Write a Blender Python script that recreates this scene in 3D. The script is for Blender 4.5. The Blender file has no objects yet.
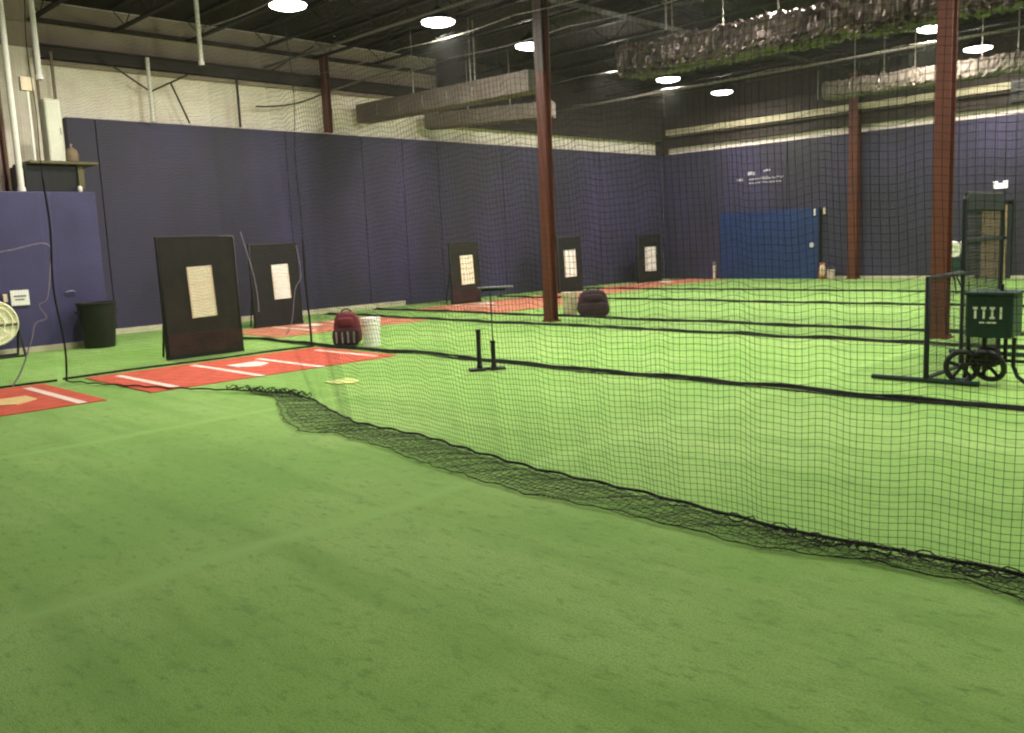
import bpy, math, random
import numpy as np
from mathutils import Vector, Matrix
random.seed(7)
rng = np.random.default_rng(11)
C = bpy.context.scene.collection
PI = math.pi

# ------------------------------------------------------------------ materials
def srgb(r, g, b):
    f = lambda c: (c/255/12.92) if c/255 <= .04045 else ((c/255+.055)/1.055)**2.4
    return (f(r), f(g), f(b), 1)

def mat(name, col, rough=.6, var=.15, scale=6.0, metal=0.0, bump=0.0, bscale=60.0, stretch=(1, 1, 1), spec=.4, emit=0.0, ecol=None, ramp=None):
    m = bpy.data.materials.new(name); m.use_nodes = True
    nt = m.node_tree; N = nt.nodes; L = nt.links
    b = N['Principled BSDF']
    b.inputs['Roughness'].default_value = rough
    b.inputs['Metallic'].default_value = metal
    b.inputs['Specular IOR Level'].default_value = spec
    tc = N.new('ShaderNodeTexCoord'); mp = N.new('ShaderNodeMapping'); mp.inputs['Scale'].default_value = stretch
    L.new(tc.outputs['Object'], mp.inputs['Vector'])
    nz = N.new('ShaderNodeTexNoise'); nz.inputs['Scale'].default_value = scale; nz.inputs['Detail'].default_value = 5
    L.new(mp.outputs['Vector'], nz.inputs['Vector'])
    rp = N.new('ShaderNodeValToRGB')
    lo = [c*(1-var) for c in col[:3]]+[1]; hi = [min(1, c*(1+var)) for c in col[:3]]+[1]
    rp.color_ramp.elements[0].position = .3; rp.color_ramp.elements[1].position = .7
    rp.color_ramp.elements[0].color = lo; rp.color_ramp.elements[1].color = hi
    L.new(nz.outputs['Fac'], rp.inputs['Fac']); L.new(rp.outputs['Color'], b.inputs['Base Color'])
    if bump:
        n2 = N.new('ShaderNodeTexNoise'); n2.inputs['Scale'].default_value = bscale; n2.inputs['Detail'].default_value = 4
        L.new(mp.outputs['Vector'], n2.inputs['Vector'])
        bp = N.new('ShaderNodeBump'); bp.inputs['Strength'].default_value = bump; bp.inputs['Distance'].default_value = .03
        L.new(n2.outputs['Fac'], bp.inputs['Height']); L.new(bp.outputs['Normal'], b.inputs['Normal'])
    if emit:
        b.inputs['Emission Color'].default_value = ecol or col
        b.inputs['Emission Strength'].default_value = emit
    if ramp:
        rp.color_ramp.elements[0].color = ramp[0]; rp.color_ramp.elements[1].color = ramp[1]
    return m

def turf_material():
    m = bpy.data.materials.new('turf'); m.use_nodes = True
    nt = m.node_tree; N = nt.nodes; L = nt.links
    b = N['Principled BSDF']; b.inputs['Roughness'].default_value = .85; b.inputs['Specular IOR Level'].default_value = .15
    b.inputs['Sheen Weight'].default_value = .15
    tc = N.new('ShaderNodeTexCoord')
    def noise(scale, stretch, rot=0, detail=4, rough=.55):
        mp = N.new('ShaderNodeMapping'); mp.inputs['Scale'].default_value = stretch; mp.inputs['Rotation'].default_value = (0, 0, rot)
        L.new(tc.outputs['Object'], mp.inputs['Vector'])
        n = N.new('ShaderNodeTexNoise'); n.inputs['Scale'].default_value = scale; n.inputs['Detail'].default_value = detail; n.inputs['Roughness'].default_value = rough
        L.new(mp.outputs['Vector'], n.inputs['Vector']); return n.outputs['Fac']
    def mix(fac, a, bcol, lo=.4, hi=.65, typ='MIX'):
        r = N.new('ShaderNodeMapRange'); r.inputs['From Min'].default_value = lo; r.inputs['From Max'].default_value = hi
        L.new(fac, r.inputs['Value'])
        x = N.new('ShaderNodeMix'); x.data_type = 'RGBA'; x.blend_type = typ
        L.new(r.outputs['Result'], x.inputs['Factor'])
        for s, v in ((x.inputs['A'], a), (x.inputs['B'], bcol)):
            if isinstance(v, tuple): s.default_value = v
            else: L.new(v, s)
        return x.outputs['Result']
    base = (0.250, 0.480, 0.088, 1)
    lite = (0.335, 0.550, 0.135, 1)
    dark = (0.185, 0.385, 0.058, 1)
    c = mix(noise(.55, (1, 1, 1)), base, lite)
    c = mix(noise(1.0, (.3, 2.4, 1), 0, 6, .65), c, dark, .47, .72)            # drag streaks along the cages
    c = mix(noise(2.4, (1.6, .7, 1), .5, 6, .7), c, dark, .54, .90)
    c = mix(noise(5.5, (1, 1.8, 1), .3, 6, .7), c, (0.135, 0.29, 0.045, 1), .545, .74)
    c = mix(noise(11, (.8, 2.0, 1), .25, 5, .7), c, (0.115, 0.255, 0.04, 1), .56, .74)
    c = mix(noise(90, (1, 1, 1), 0, 2), c, (0.13, 0.28, 0.04, 1), .45, .85)
    # roll seams across the hall, every 3.7 m
    sp = N.new('ShaderNodeSeparateXYZ'); L.new(tc.outputs['Object'], sp.inputs['Vector'])
    wob = noise(.8, (1, 1, 1))
    a1 = N.new('ShaderNodeMath'); a1.operation = 'MULTIPLY_ADD'; L.new(wob, a1.inputs[0]); a1.inputs[1].default_value = .25; L.new(sp.outputs['X'], a1.inputs[2])
    a2 = N.new('ShaderNodeMath'); a2.operation = 'PINGPONG'; L.new(a1.outputs[0], a2.inputs[0]); a2.inputs[1].default_value = 1.87
    c = mix(a2.outputs[0], (0.285, 0.515, 0.115, 1), c, .0, .12)
    L.new(c, b.inputs['Base Color'])
    bp = N.new('ShaderNodeBump'); bp.inputs['Strength'].default_value = .35; bp.inputs['Distance'].default_value = .02
    L.new(noise(160, (1, 1, 1), 0, 3), bp.inputs['Height']); L.new(bp.outputs['Normal'], b.inputs['Normal'])
    return m

M = dict(
    turf=turf_material(),
    purple=mat('purple_pad', srgb(66, 62, 84), .55, .34, .42, bump=.12, bscale=5, stretch=(1, 1, .5), ramp=(srgb(45, 43, 53), srgb(67, 61, 95))),
    lowpurple=mat('purple_low_wall', srgb(68, 64, 102), .55, .14, 1.3, bump=.1, bscale=5),
    insul=mat('white_insulation', srgb(252, 238, 220), .7, .10, 2.2, bump=.5, bscale=2.2, stretch=(1, 1, 2)),
    greyband=mat('grey_upper_wall', srgb(160, 144, 130), .8, .2, 1.5, bump=.3, bscale=3),
    girt=mat('brown_steel_girt', srgb(46, 37, 28), .6, .2, 3),
    darkgirt=mat('dark_girt', srgb(50, 40, 35), .7, .3, 3),
    palegirt=mat('pale_girt', srgb(190, 182, 150), .6, .15, 4),
    deck=mat('black_roof_deck', srgb(32, 25, 26), .9, .4, 1.2, bump=.6, bscale=3),
    joist=mat('dark_joist', srgb(34, 29, 27), .6, .25, 4),
    red=mat('oxide_red_steel', srgb(96, 48, 32), .55, .18, 2.5, bump=.05, bscale=20),
    greybrown=mat('grey_brown_paint', srgb(72, 56, 48), .6, .2, 3),
    brown=mat('brown_paint', srgb(96, 48, 36), .6, .15, 3),
    cord=mat('black_net_cord', (0.026, 0.028, 0.022, 1), .8, .2, 8),
    rope=mat('black_rope', (0.012, 0.014, 0.011, 1), .85, .2, 20, bump=.4, bscale=80),
    greyrope=mat('grey_violet_rope', srgb(140, 136, 160), .8, .15, 20),
    pipegrey=mat('grey_pipe_paint', srgb(92, 86, 78), .5, .15, 8),
    cable=mat('steel_cable', srgb(150, 145, 132), .4, .15, 10, metal=.6),
    clay=mat('red_clay_mat', srgb(206, 90, 66), .85, .16, 5, bump=.3, bscale=90),
    clay2=mat('faded_clay_mat', srgb(200, 128, 98), .85, .16, 5, bump=.3, bscale=90),
    line=mat('white_chalk_line', srgb(240, 222, 208), .8, .08, 12),
    plate=mat('white_rubber', srgb(238, 232, 220), .6, .05, 8),
    yplate=mat('yellowed_rubber', srgb(206, 216, 128), .6, .08, 8),
    tplate=mat('tan_rubber', srgb(232, 200, 136), .6, .1, 8),
    backstop=mat('worn_black_rubber', srgb(35, 33, 28), .55, .4, 4, bump=.25, bscale=8, stretch=(1, 1, .5)),
    red_reflect=mat('painted_red_reflection', srgb(52, 30, 30), .5, .5, 5, bump=.2, bscale=8),  # reflected red tint worked into the colour of the backstops' lower strip
    backstop2=mat('matte_black_rubber', srgb(22, 22, 22), .6, .3, 4, bump=.2, bscale=8),
    zone_y=mat('cream_strike_zone', srgb(255, 248, 218), .6, .04, 7),
    zone_w=mat('white_strike_zone', srgb(248, 246, 238), .6, .04, 7),
    black=mat('black_plastic', srgb(24, 25, 25), .5, .2, 6),
    blacksteel=mat('black_steel', srgb(22, 24, 26), .4, .2, 6),
    can=mat('black_can', srgb(30, 32, 28), .55, .3, 6),
    white=mat('white_paint', srgb(232, 230, 218), .45, .05, 6),
    bucket=mat('white_bucket_plastic', srgb(252, 250, 246), .4, .02, 6),
    cream=mat('cream_bucket_plastic', srgb(226, 210, 178), .45, .05, 6),
    panelw=mat('cabinet_enamel', srgb(222, 224, 204), .45, .05, 4),
    pink=mat('pinkish_panel', srgb(206, 186, 176), .6, .1, 4),
    maroon=mat('maroon_canvas', srgb(112, 40, 48), .8, .2, 9, bump=.3, bscale=60),
    darkbag=mat('dark_maroon_canvas', srgb(58, 34, 44), .8, .25, 9, bump=.3, bscale=60),
    bagtrim=mat('pale_webbing', srgb(160, 150, 150), .8, .1, 12),
    green=mat('dark_green_enamel', srgb(25, 50, 46), .45, .15, 5),
    greenpad=mat('dark_green_padding', srgb(19, 29, 28), .7, .2, 6),
    blue=mat('royal_blue_vinyl', srgb(31, 54, 104), .5, .14, 1.2, bump=.1, bscale=4),
    greyt=mat('grey_rubber_bar', srgb(120, 122, 124), .5, .15, 10),
    foil=mat('crinkled_foil', srgb(96, 84, 80), .34, .5, 2.5, metal=.5, bump=.8, bscale=7),
    duct=mat('grey_duct', srgb(112, 102, 92), .6, .2, 2, bump=.4, bscale=4),
    tan=mat('tan_door', srgb(160, 136, 104), .6, .1, 3),
    orange=mat('orange_plastic', srgb(206, 112, 70), .6, .1, 8),
    tank=mat('brown_tank', srgb(120, 104, 78), .5, .2, 5),
    olive=mat('olive_ledge', srgb(94, 88, 56), .6, .2, 5),
    concrete=mat('baseboard_paint', srgb(206, 198, 170), .7, .1, 5),
    backwall=mat('plain_back_wall', srgb(120, 116, 120), .8, .1, 2),
    lens=mat('led_lens', (1, 1, 1, 1), .5, 0, emit=16, ecol=(1.0, .95, .86, 1)),
    elamp=mat('emergency_lamp', (1, 1, 1, 1), .5, 0, emit=1.6, ecol=(1, .93, .9, 1)),
    lettering=mat('faded_white_paint', srgb(200, 196, 206), .7, .2, 20),
)

# ------------------------------------------------------------------ mesh building
class MB:
    def __init__(s): s.v = []; s.f = []
    def add(s, vs, fs, T=None):
        o = len(s.v)
        for p in vs: s.v.append(tuple(T @ Vector(p)) if T is not None else tuple(p))
        for f in fs: s.f.append(tuple(i+o for i in f))
        return s
    def box(s, c, d, T=None, rz=0, R=None):
        x, y, z = d[0]/2, d[1]/2, d[2]/2
        vs = [(-x,-y,-z),(x,-y,-z),(x,y,-z),(-x,y,-z),(-x,-y,z),(x,-y,z),(x,y,z),(-x,y,z)]
        fs = [(3,2,1,0),(4,5,6,7),(0,1,5,4),(1,2,6,5),(2,3,7,6),(3,0,4,7)]
        X = Matrix.Translation(c) @ (R.to_4x4() if R else Matrix.Rotation(rz, 4, 'Z'))
        return s.add(vs, fs, T @ X if T is not None else X)
    def tube(s, pts, r, n=8, cap=True, closed=False, T=None):
        P = [Vector(p) for p in pts]; m = len(P); vs = []; fs = []
        up = None
        for i in range(m):
            if closed: d = P[(i+1) % m]-P[i-1]
            else: d = P[min(i+1, m-1)]-P[max(i-1, 0)]
            d.normalize()
            if up is None: up = Vector((0,0,1)) if abs(d.z) < .9 else Vector((1,0,0))
            a = up - d*up.dot(d)
            if a.length < 1e-4: a = d.orthogonal()
            a.normalize(); up = a; b = d.cross(a)
            rr = r[i] if isinstance(r, (list, tuple)) else r
            for k in range(n):
                t = 2*PI*k/n; vs.append(P[i]+(a*math.cos(t)+b*math.sin(t))*rr)
        for i in range(m if closed else m-1):
            j = (i+1) % m
            for k in range(n):
                k2 = (k+1) % n; fs.append((i*n+k, i*n+k2, j*n+k2, j*n+k))
        if cap and not closed:
            fs.append(tuple(range(n-1, -1, -1))); fs.append(tuple((m-1)*n+k for k in range(n)))
        return s.add(vs, fs, T)
    def cyl(s, a, b, r, n=12, T=None): return s.tube([a, b], r, n, T=T)
    def lathe(s, prof, c=(0,0,0), n=24, T=None, cap=True):
        vs = []; fs = []; m = len(prof)
        for (r, z) in prof:
            for k in range(n):
                t = 2*PI*k/n; vs.append((c[0]+r*math.cos(t), c[1]+r*math.sin(t), c[2]+z))
        for i in range(m-1):
            for k in range(n):
                k2 = (k+1) % n; fs.append((i*n+k, i*n+k2, (i+1)*n+k2, (i+1)*n+k))
        if cap:
            fs.append(tuple(range(n-1, -1, -1))); fs.append(tuple((m-1)*n+k for k in range(n)))
        return s.add(vs, fs, T)
    def prism(s, poly, h, T=None, z=0):
        n = len(poly); vs = [(x, y, z) for x, y in poly]+[(x, y, z+h) for x, y in poly]
        fs = [tuple(range(n-1, -1, -1)), tuple(range(n, 2*n))]+[(i, (i+1) % n, n+(i+1) % n, n+i) for i in range(n)]
        return s.add(vs, fs, T)
    def blob(s, c, d, e=.6, nu=18, nv=12, T=None, taper=0.0, noise=0.0):
        vs = []; fs = []
        sg = lambda t, p: math.copysign(abs(t)**p, t)
        for j in range(nv+1):
            ph = -PI/2+PI*j/nv
            for i in range(nu):
                th = 2*PI*i/nu
                x = sg(math.cos(ph), e)*sg(math.cos(th), e); y = sg(math.cos(ph), e)*sg(math.sin(th), e); z = sg(math.sin(ph), e)
                k = 1-taper*(z+1)/2
                q = 1+noise*math.sin(3.1*th+2*ph)*math.cos(4*ph)
                vs.append((c[0]+d[0]/2*x*k*q, c[1]+d[1]/2*y*k*q, c[2]+d[2]/2*z))
        for j in range(nv):
            for i in range(nu):
                i2 = (i+1) % nu; fs.append((j*nu+i, j*nu+i2, (j+1)*nu+i2, (j+1)*nu+i))
        return s.add(vs, fs, T)
    def build(s, name, m, parent=None, smooth=False, bevel=0.0, loc=None, seg=2):
        me = bpy.data.meshes.new(name); me.from_pydata(s.v, [], s.f); me.update()
        me.materials.append(m)
        o = bpy.data.objects.new(name, me); C.objects.link(o)
        if parent: o.parent = parent
        if loc: o.location = loc
        if smooth:
            me.polygons.foreach_set('use_smooth', [True]*len(me.polygons))
            try: me.set_sharp_from_angle(angle=math.radians(45))
            except Exception: pass
        if bevel:
            b = o.modifiers.new('bevel', 'BEVEL'); b.width = bevel; b.segments = seg; b.limit_method = 'ANGLE'
        return o

def tag(o, label=None, cat=None, group=None, kind=None):
    if label: o['label'] = label
    if cat: o['category'] = cat
    if group: o['group'] = group
    if kind: o['kind'] = kind
    return o
def thing(name, loc, label, cat, rz=0, group=None, kind=None):
    o = bpy.data.objects.new(name, None); C.objects.link(o); o.empty_display_size = .2
    o.location = loc; o.rotation_euler = (0, 0, rz)
    return tag(o, label, cat, group, kind)
def dup(root, loc, label=None, rz=None, name=None):
    r = root.copy(); C.objects.link(r); r.location = loc
    if rz is not None: r.rotation_euler = (0, 0, rz)
    if label: r['label'] = label
    for ch in list(root.children):
        c = ch.copy(); C.objects.link(c); c.parent = r
        for g in list(ch.children):
            d = g.copy(); C.objects.link(d); d.parent = c
    return r
def struct(o): return tag(o, kind='structure')

# ------------------------------------------------------------------ the room
XR, Y0, YF, ZR, ZP = 32.0, -9.0, 27.2, 6.7, 4.45
floor = struct(MB().box((XR/2-.5, (Y0+YF)/2, -.05), (XR+1.5, YF-Y0+1, .1)).build('floor', M['turf']))
ceil = struct(MB().box((XR/2-.5, (Y0+YF)/2, ZR+.1), (XR+1.5, YF-Y0+1, .2)).build('ceiling', M['deck']))
# left wall: shell with a purple padded lower part, white insulation above, grey band under the roof
wl = struct(MB().box((-.35, (Y0+YF)/2, ZR/2), (.3, YF-Y0+1, ZR)).build('wall_left', M['insul']))
p = MB()
ys = [6.7, 7.27, 11.69, 13.91, 15.23, 16.48, 19.0, 21.3, 23.56, YF]
for a, b in zip(ys[:-1], ys[1:]):
    p.box((-.1, (a+b)/2, ZP/2), (.2, b-a-.012, ZP))
o = p.build('wall_left_padding', M['purple'], wl, bevel=.012)
MB().box((-.18, (Y0+YF)/2, 6.22), (.05, YF-Y0, .9)).build('upper_wall_band', M['greyband'], wl)
# far wall
wf = struct(MB().box((XR/2-.5, YF+.35, ZR/2), (XR+1.5, .3, ZR)).build('wall_far', M['insul']))
p = MB(); x = 0
while x < XR-2:
    p.box((x+1.22, YF+.1, ZP/2), (2.43, .2, ZP)); x += 2.44
p.build('wall_far_padding', M['purple'], wf, bevel=.012)
MB().box((XR/2, YF+.18, 6.05), (XR, .05, 1.3)).build('upper_wall_band', M['darkgirt'], wf)
struct(MB().box((XR+.15, (Y0+YF)/2, ZR/2), (.3, YF-Y0+1, ZR)).build('wall_right', M['backwall']))
struct(MB().box((XR/2-.5, Y0-.35, ZR/2), (XR+1.5, .3, ZR)).build('wall_back', M['backwall']))
# low purple wall standing out from the left wall, with a loft on top
LW = 6.38
wlow = struct(MB().box((1.0, (Y0+LW)/2, 1.415), (2.0, LW-Y0, 2.83)).build('wall_left_low', M['lowpurple'], bevel=.015))
MB().box((2.012, 3.3, 1.5), (.02, .05, 2.6)).build('wall_seam', M['purple'], wlow)
struct(MB().box((2.03, (Y0+5.9)/2, .05), (.05, 5.9-Y0, .10)).build('baseboard_left_low', M['concrete']))
struct(MB().box((.03, (LW+15.0)/2, .06), (.05, 15.0-LW, .12)).build('baseboard_left', M['concrete']))
struct(MB().box((18.5, YF-.02, .04), (26, .04, .08)).build('baseboard_far', M['concrete']))
# girts along the walls
struct(MB().box((-.1, 16.8, 5.68), (.25, 21, .22)).box((-.06, 16.8, 5.80), (.34, 21, .03)).build('trim_1', M['girt']))
struct(MB().box((-.1, 16.8, 6.29), (.18, 21, .07)).build('trim_2', M['darkgirt']))
struct(MB().box((-.1, 16.8, 5.5), (.10, 21, .07)).build('trim_3', M['greyband']))
struct(MB().box((14, YF+.08, 4.86), (28, .22, .34)).box((14, YF-.02, 5.02), (28, .34, .03)).build('trim_4', M['darkgirt']))
struct(MB().box((14, YF+.06, 5.21), (28, .24, .20)).build('trim_5', M['palegirt']))
struct(MB().box((14, YF+.04, 5.54), (28, .3, .45)).build('trim_6', M['darkgirt']))
struct(MB().box((.03, YF-.05, 5.0), (.35, .3, 1.1)).build('trim_7', M['darkgirt']))
struct(MB().box((.02, 21.9, 5.78), (.3, 10.4, 1.76)).build('trim_8', M['darkgirt']))

# ------------------------------------------------------------------ roof steel
def make_joist(L=31.0, z0=6.22, z1=6.66):
    p = MB()
    p.box((L/2, .03, z0), (L, .035, .045)); p.box((L/2, -.03, z0), (L, .035, .045))
    p.box((L/2, 0, z1), (L, .11, .05))
    n = 52; s = L/n
    for i in range(n):
        a = (i*s, 0, z0 if i % 2 else z1); b = ((i+1)*s, 0, z1 if i % 2 else z0)
        p.tube([a, b], .013, 4, cap=False)
    return p
j0 = None
jl = 'dark open-web steel joist crossing the hall beneath the black roof deck'
y = 1.4
while y < 27:
    if j0 is None:
        j0 = make_joist().build('roof_joist', M['joist']); o = j0
        tag(o, jl, 'roof joist', 'open-web roof joists')
    else:
        o = j0.copy(); C.objects.link(o)
    o.location = (0.1, y, 0); y += 1.6
def wide_flange(h, w=.30, d=.30, tf=.022, tw=.016, axis='z'):
    p = MB()
    p.box((0, -d/2+tf/2, h/2), (w, tf, h)); p.box((0, d/2-tf/2, h/2), (w, tf, h)); p.box((0, 0, h/2), (tw, d-2*tf, h))
    return p
def girder(x):
    p = MB(); L = 33; yc = 10.5
    p.box((0, yc, 6.2), (.26, L, .03)); p.box((0, yc, 6.6), (.26, L, .03)); p.box((0, yc, 6.4), (.02, L, .4))
    o = p.build('roof_girder', M['joist'], loc=(x, 0, 0)); return o
tag(girder(7.25), 'long dark roof girder carried by the column between the two ball buckets', 'roof girder', 'roof girders', 'thing')
tag(girder(14.6), 'long dark roof girder carried by the column beside the pitching machine', 'roof girder', 'roof girders', 'thing')

# columns
def column(x, y, h, label, m='red', w=.205, z=0, zlow=None):
    t = thing('steel_column', (x, y, z), label, 'column', group='oxide red steel columns', kind='thing')
    wide_flange(h, w, w).build('column_shaft', M[m], t, bevel=.003, seg=1)
    if z == 0 and y < 20:
        wide_flange(h-4.75, w+.012, w+.012).build('upper_shaft', M['greybrown'], t, loc=(0, 0, 4.75))
    if z == 0:
        p = MB().box((0, 0, .012), (w+.10, w+.04, .024))
        for sx in (-1, 1):
            for sy in (-1, 1): p.cyl((sx*(w/2+.02), sy*.08, .02), (sx*(w/2+.02), sy*.08, .06), .014, 6)
        p.build('base_plate', M['brown'], t)
    p = MB().box((0, 0, h-.01), (w+.06, w+.06, .02)); p.build('cap_plate', M['brown'], t)
    return t
column(7.38, 12.86, 6.18, 'oxide red steel column standing alone in the middle of the turf')
column(14.66, 12.98, 6.18, 'oxide red steel column just behind the green pitching machine')
column(7.2, 27.03, 6.18, 'oxide red steel column against the far purple wall beyond the blue pad', w=.28)
column(.2, 12.8, 1.85, 'short rust red column rising from the top of the long purple wall', z=4.45, w=.17, m='brown')

# ------------------------------------------------------------------ lamps
def make_light():
    t = thing('high_bay_light', (0, 0, 0), '', 'ceiling light', group='round high bay lights')
    MB().lathe([(.0, .24), (.07, .24), (.09, .2), (.16, .17), (.30, .06), (.35, .0), (.355, -.03), (.33, -.03)], n=28, cap=False).build('housing', M['blacksteel'], t, smooth=True)
    MB().lathe([(.335, -.022), (.32, -.06), (.2, -.10), (.001, -.115)], n=28, cap=False).build('lens', M['lens'], t, smooth=True)
    p = MB().cyl((0, 0, .24), (0, 0, .66), .012, 6); p.tube([(.03*math.cos(a), 0, .25+.03*math.sin(a)) for a in np.linspace(0, 2*PI, 12)], .008, 5)
    p.build('hanging_rod', M['joist'], t)
    return t
LAMPS = [(4.73, 9.06, 'over the big backstop behind the red mat'), (5.36, 12.06, 'over the bucket and maroon bag'), (4.9, 15.18, 'beside the top of the lone red column'),
         (4.14, 21.66, 'second from the far corner over the backstops'), (3.75, 25.14, 'last of its row over the blue pad'),
         (11.35, 21.61, 'beside the top of the machine-side column'), (11.22, 25.11, 'over the tan far doorway')]
l0 = None
EXTRA = [(4.8, 18.4), (11.3, 18.4), (11.3, 15.2), (11.3, 12.0), (11.3, 8.8), (11.3, 5.6), (4.8, 5.8), (17.8, 8.8), (17.8, 12.0), (17.8, 15.2), (17.8, 21.6), (17.8, 18.4), (24.3, 12), (24.3, 18.4), (24.3, 5.6), (17.8, 2.0), (11.3, -1.5), (4.8, 1.5), (24.3, -2.0)]
def area(x, y, P):
    L = bpy.data.lights.new('lamp_glow', 'AREA'); L.shape = 'DISK'; L.size = .5; L.energy = P; L.color = (1.0, .94, .84)
    o = bpy.data.objects.new('lamp_glow', L); C.objects.link(o); o.location = (x, y, 5.865)
    Q = bpy.data.lights.new('lamp_spill', 'POINT'); Q.shadow_soft_size = .12; Q.energy = P*.29; Q.color = (1.0, .94, .84)
    q = bpy.data.objects.new('lamp_spill', Q); C.objects.link(q); q.location = (x, y, 5.74)
    return o
PW = 200
for i, (x, y, w) in enumerate(LAMPS):
    lab = 'round white high bay light ' + w
    if l0 is None:
        l0 = make_light(); l0.location = (x, y, 6.0); l0['label'] = lab; t = l0
    else: t = dup(l0, (x, y, 6.0), lab)
    area(x, y, PW)
for x, y in EXTRA:
    area(x, y, PW if y > 4.5 else PW*.10)

# ------------------------------------------------------------------ nets made of real cords
def cord_mesh(name, sheets, m, parent):
    """sheets: list of (points array (N, M, 3), offsets (3, 3))"""
    V = []; F = []; base = 0
    for P, off in sheets:
        N_, M_, _ = P.shape
        V.append((P[:, :, None, :]+off[None, None]).reshape(-1, 3))
        i = np.arange(N_)[:, None, None]; j = np.arange(M_-1)[None, :, None]; k = np.arange(3)[None, None, :]
        k2 = (k+1) % 3
        a = base+(i*M_+j)*3+k; b = base+(i*M_+j)*3+k2; c = base+(i*M_+j+1)*3+k2; d = base+(i*M_+j+1)*3+k
        F.append(np.stack([a, b, c, d], -1).reshape(-1, 4)); base += N_*M_*3
    V = np.concatenate(V).astype(np.float32); F = np.concatenate(F).astype(np.int32)
    me = bpy.data.meshes.new(name)
    me.vertices.add(len(V)); me.vertices.foreach_set('co', V.ravel())
    me.loops.add(F.size); me.loops.foreach_set('vertex_index', F.ravel())
    me.polygons.add(len(F)); me.polygons.foreach_set('loop_start', np.arange(0, F.size, 4, dtype=np.int32))
    me.polygons.foreach_set('loop_total', np.full(len(F), 4, dtype=np.int32))
    me.update(); me.validate(); me.materials.append(m)
    o = bpy.data.objects.new(name, me); C.objects.link(o); o.parent = parent
    return o
def tri(r, n):
    n = np.array(n, float); z = np.array([0, 0, 1.0])
    return np.array([r*(math.cos(a)*n+math.sin(a)*z) for a in (PI/2, PI/2+2*PI/3, PI/2+4*PI/3)])
def tri_v(r): return np.array([[r*math.cos(a), r*math.sin(a), 0] for a in (.4, .4+2*PI/3, .4+4*PI/3)])
GAP = .037
def sheet_net(fn, s0, s1, t0, t1, ds, dt, r, n):
    """vertical and horizontal cords of a net fn(s, t) -> x, y, z"""
    S = np.arange(s0, s1+1e-6, GAP); Tt = np.arange(t0, t1+1e-6, GAP)
    Sf = np.linspace(s0, s1, max(2, int((s1-s0)/ds)+1)); Tf = np.linspace(t0, t1, max(2, int((t1-t0)/dt)+1))
    a, b = np.meshgrid(S, Tf, indexing='ij'); PV = np.stack(fn(a, b), -1)
    b2, a2 = np.meshgrid(Tt, Sf, indexing='ij'); PH = np.stack(fn(a2, b2), -1)
    return [(PV, tri_v(r)), (PH, tri(r, n))]
def smooth_rand(n, seed, k):
    g = np.random.default_rng(seed).normal(size=k)
    return np.interp(np.linspace(0, k-1, n), np.arange(k), g)

ZT = 5.9
# the near net, whose lower edge lies out on the turf
bx = np.array([6.83, 7.6, 8.8, 9.9, 10.5, 11.1, 11.7, 12.5, 13.5, 14.2, 15, 16, 17, 18, 19, 21.5])
by = np.array([3.96, 4.13, 4.50, 4.94, 5.10, 5.02, 4.80, 4.56, 4.55, 4.43, 4.32, 4.29, 4.18, 4.26, 4.2, 4.2])
fx = np.array([9.9, 10.5, 11.0, 11.7, 12.4, 12.7, 13.5, 14.1, 14.7, 15.3, 16, 17, 17.4, 17.9, 18.2, 19, 21.5])
fy = np.array([4.90, 4.90, 4.66, 4.29, 4.06, 4.20, 4.13, 3.99, 3.93, 3.87, 3.92, 3.88, 4.02, 4.05, 3.97, 4.0, 4.0])
def ripple(x, z):
    return (.030*np.sin(x*11.5+.4*np.sin(2.1*x))+.022*np.sin(x*5.3+1.0+.25*z)+.012*np.sin(x*23+z))*np.clip(1-.12*z, .3, 1)*np.clip((x-13)/3, .2, .8)
def near_fn(s, t):
    yb = np.interp(s, bx, by); k = np.clip(1-t/ZT, 0, 1)**2.2
    y = 4.05+(yb-4.05)*k+ripple(s, t)
    sag = .014*np.sin(s*4.3)*np.sin(t*1.7)+.012*np.sin(s*12.1+1)+.006*np.sin(s*25)
    return s+.012*np.sin(t*3+s), y, np.maximum(t+sag*(1-np.exp(-t*3)), .012)
t = thing('cage_net', (0, 0, 0), 'long black cage net whose bottom edge trails across the open turf', 'net', group='black cage nets')
cord_mesh('netting', sheet_net(near_fn, 6.83, 12.0, .02, ZT, .04, .15, .0008, (0, 1, 0))+sheet_net(near_fn, 12.0+GAP*.5, 21.5, .02, ZT, .03, .15, .0015, (0, 1, 0)), M['cord'], t)
MB().tube([(x, 4.05, ZT+.02-.05*math.sin(PI*((x-6.8) % 3.6)/3.6)) for x in np.linspace(6.7, 21.5, 60)], .012, 6).build('top_cable', M['cable'], t)
ZZ = np.linspace(.02, ZT, 40); MB().tube([(6.83+.04*math.sin(z*3), 3.96+.02*math.sin(z*4), z) for z in ZZ], [.013 if z < 2.7 else .006 for z in ZZ], 6).build('edge_rope', M['rope'], t)
X = np.linspace(6.83, 21.5, 420)
MB().tube([(x, float(np.interp(x, bx, by))+.012*math.sin(x*17), .020+.010*abs(math.sin(x*9))) for x in X], .010, 6).build('fold_rope', M['rope'], t)
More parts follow.
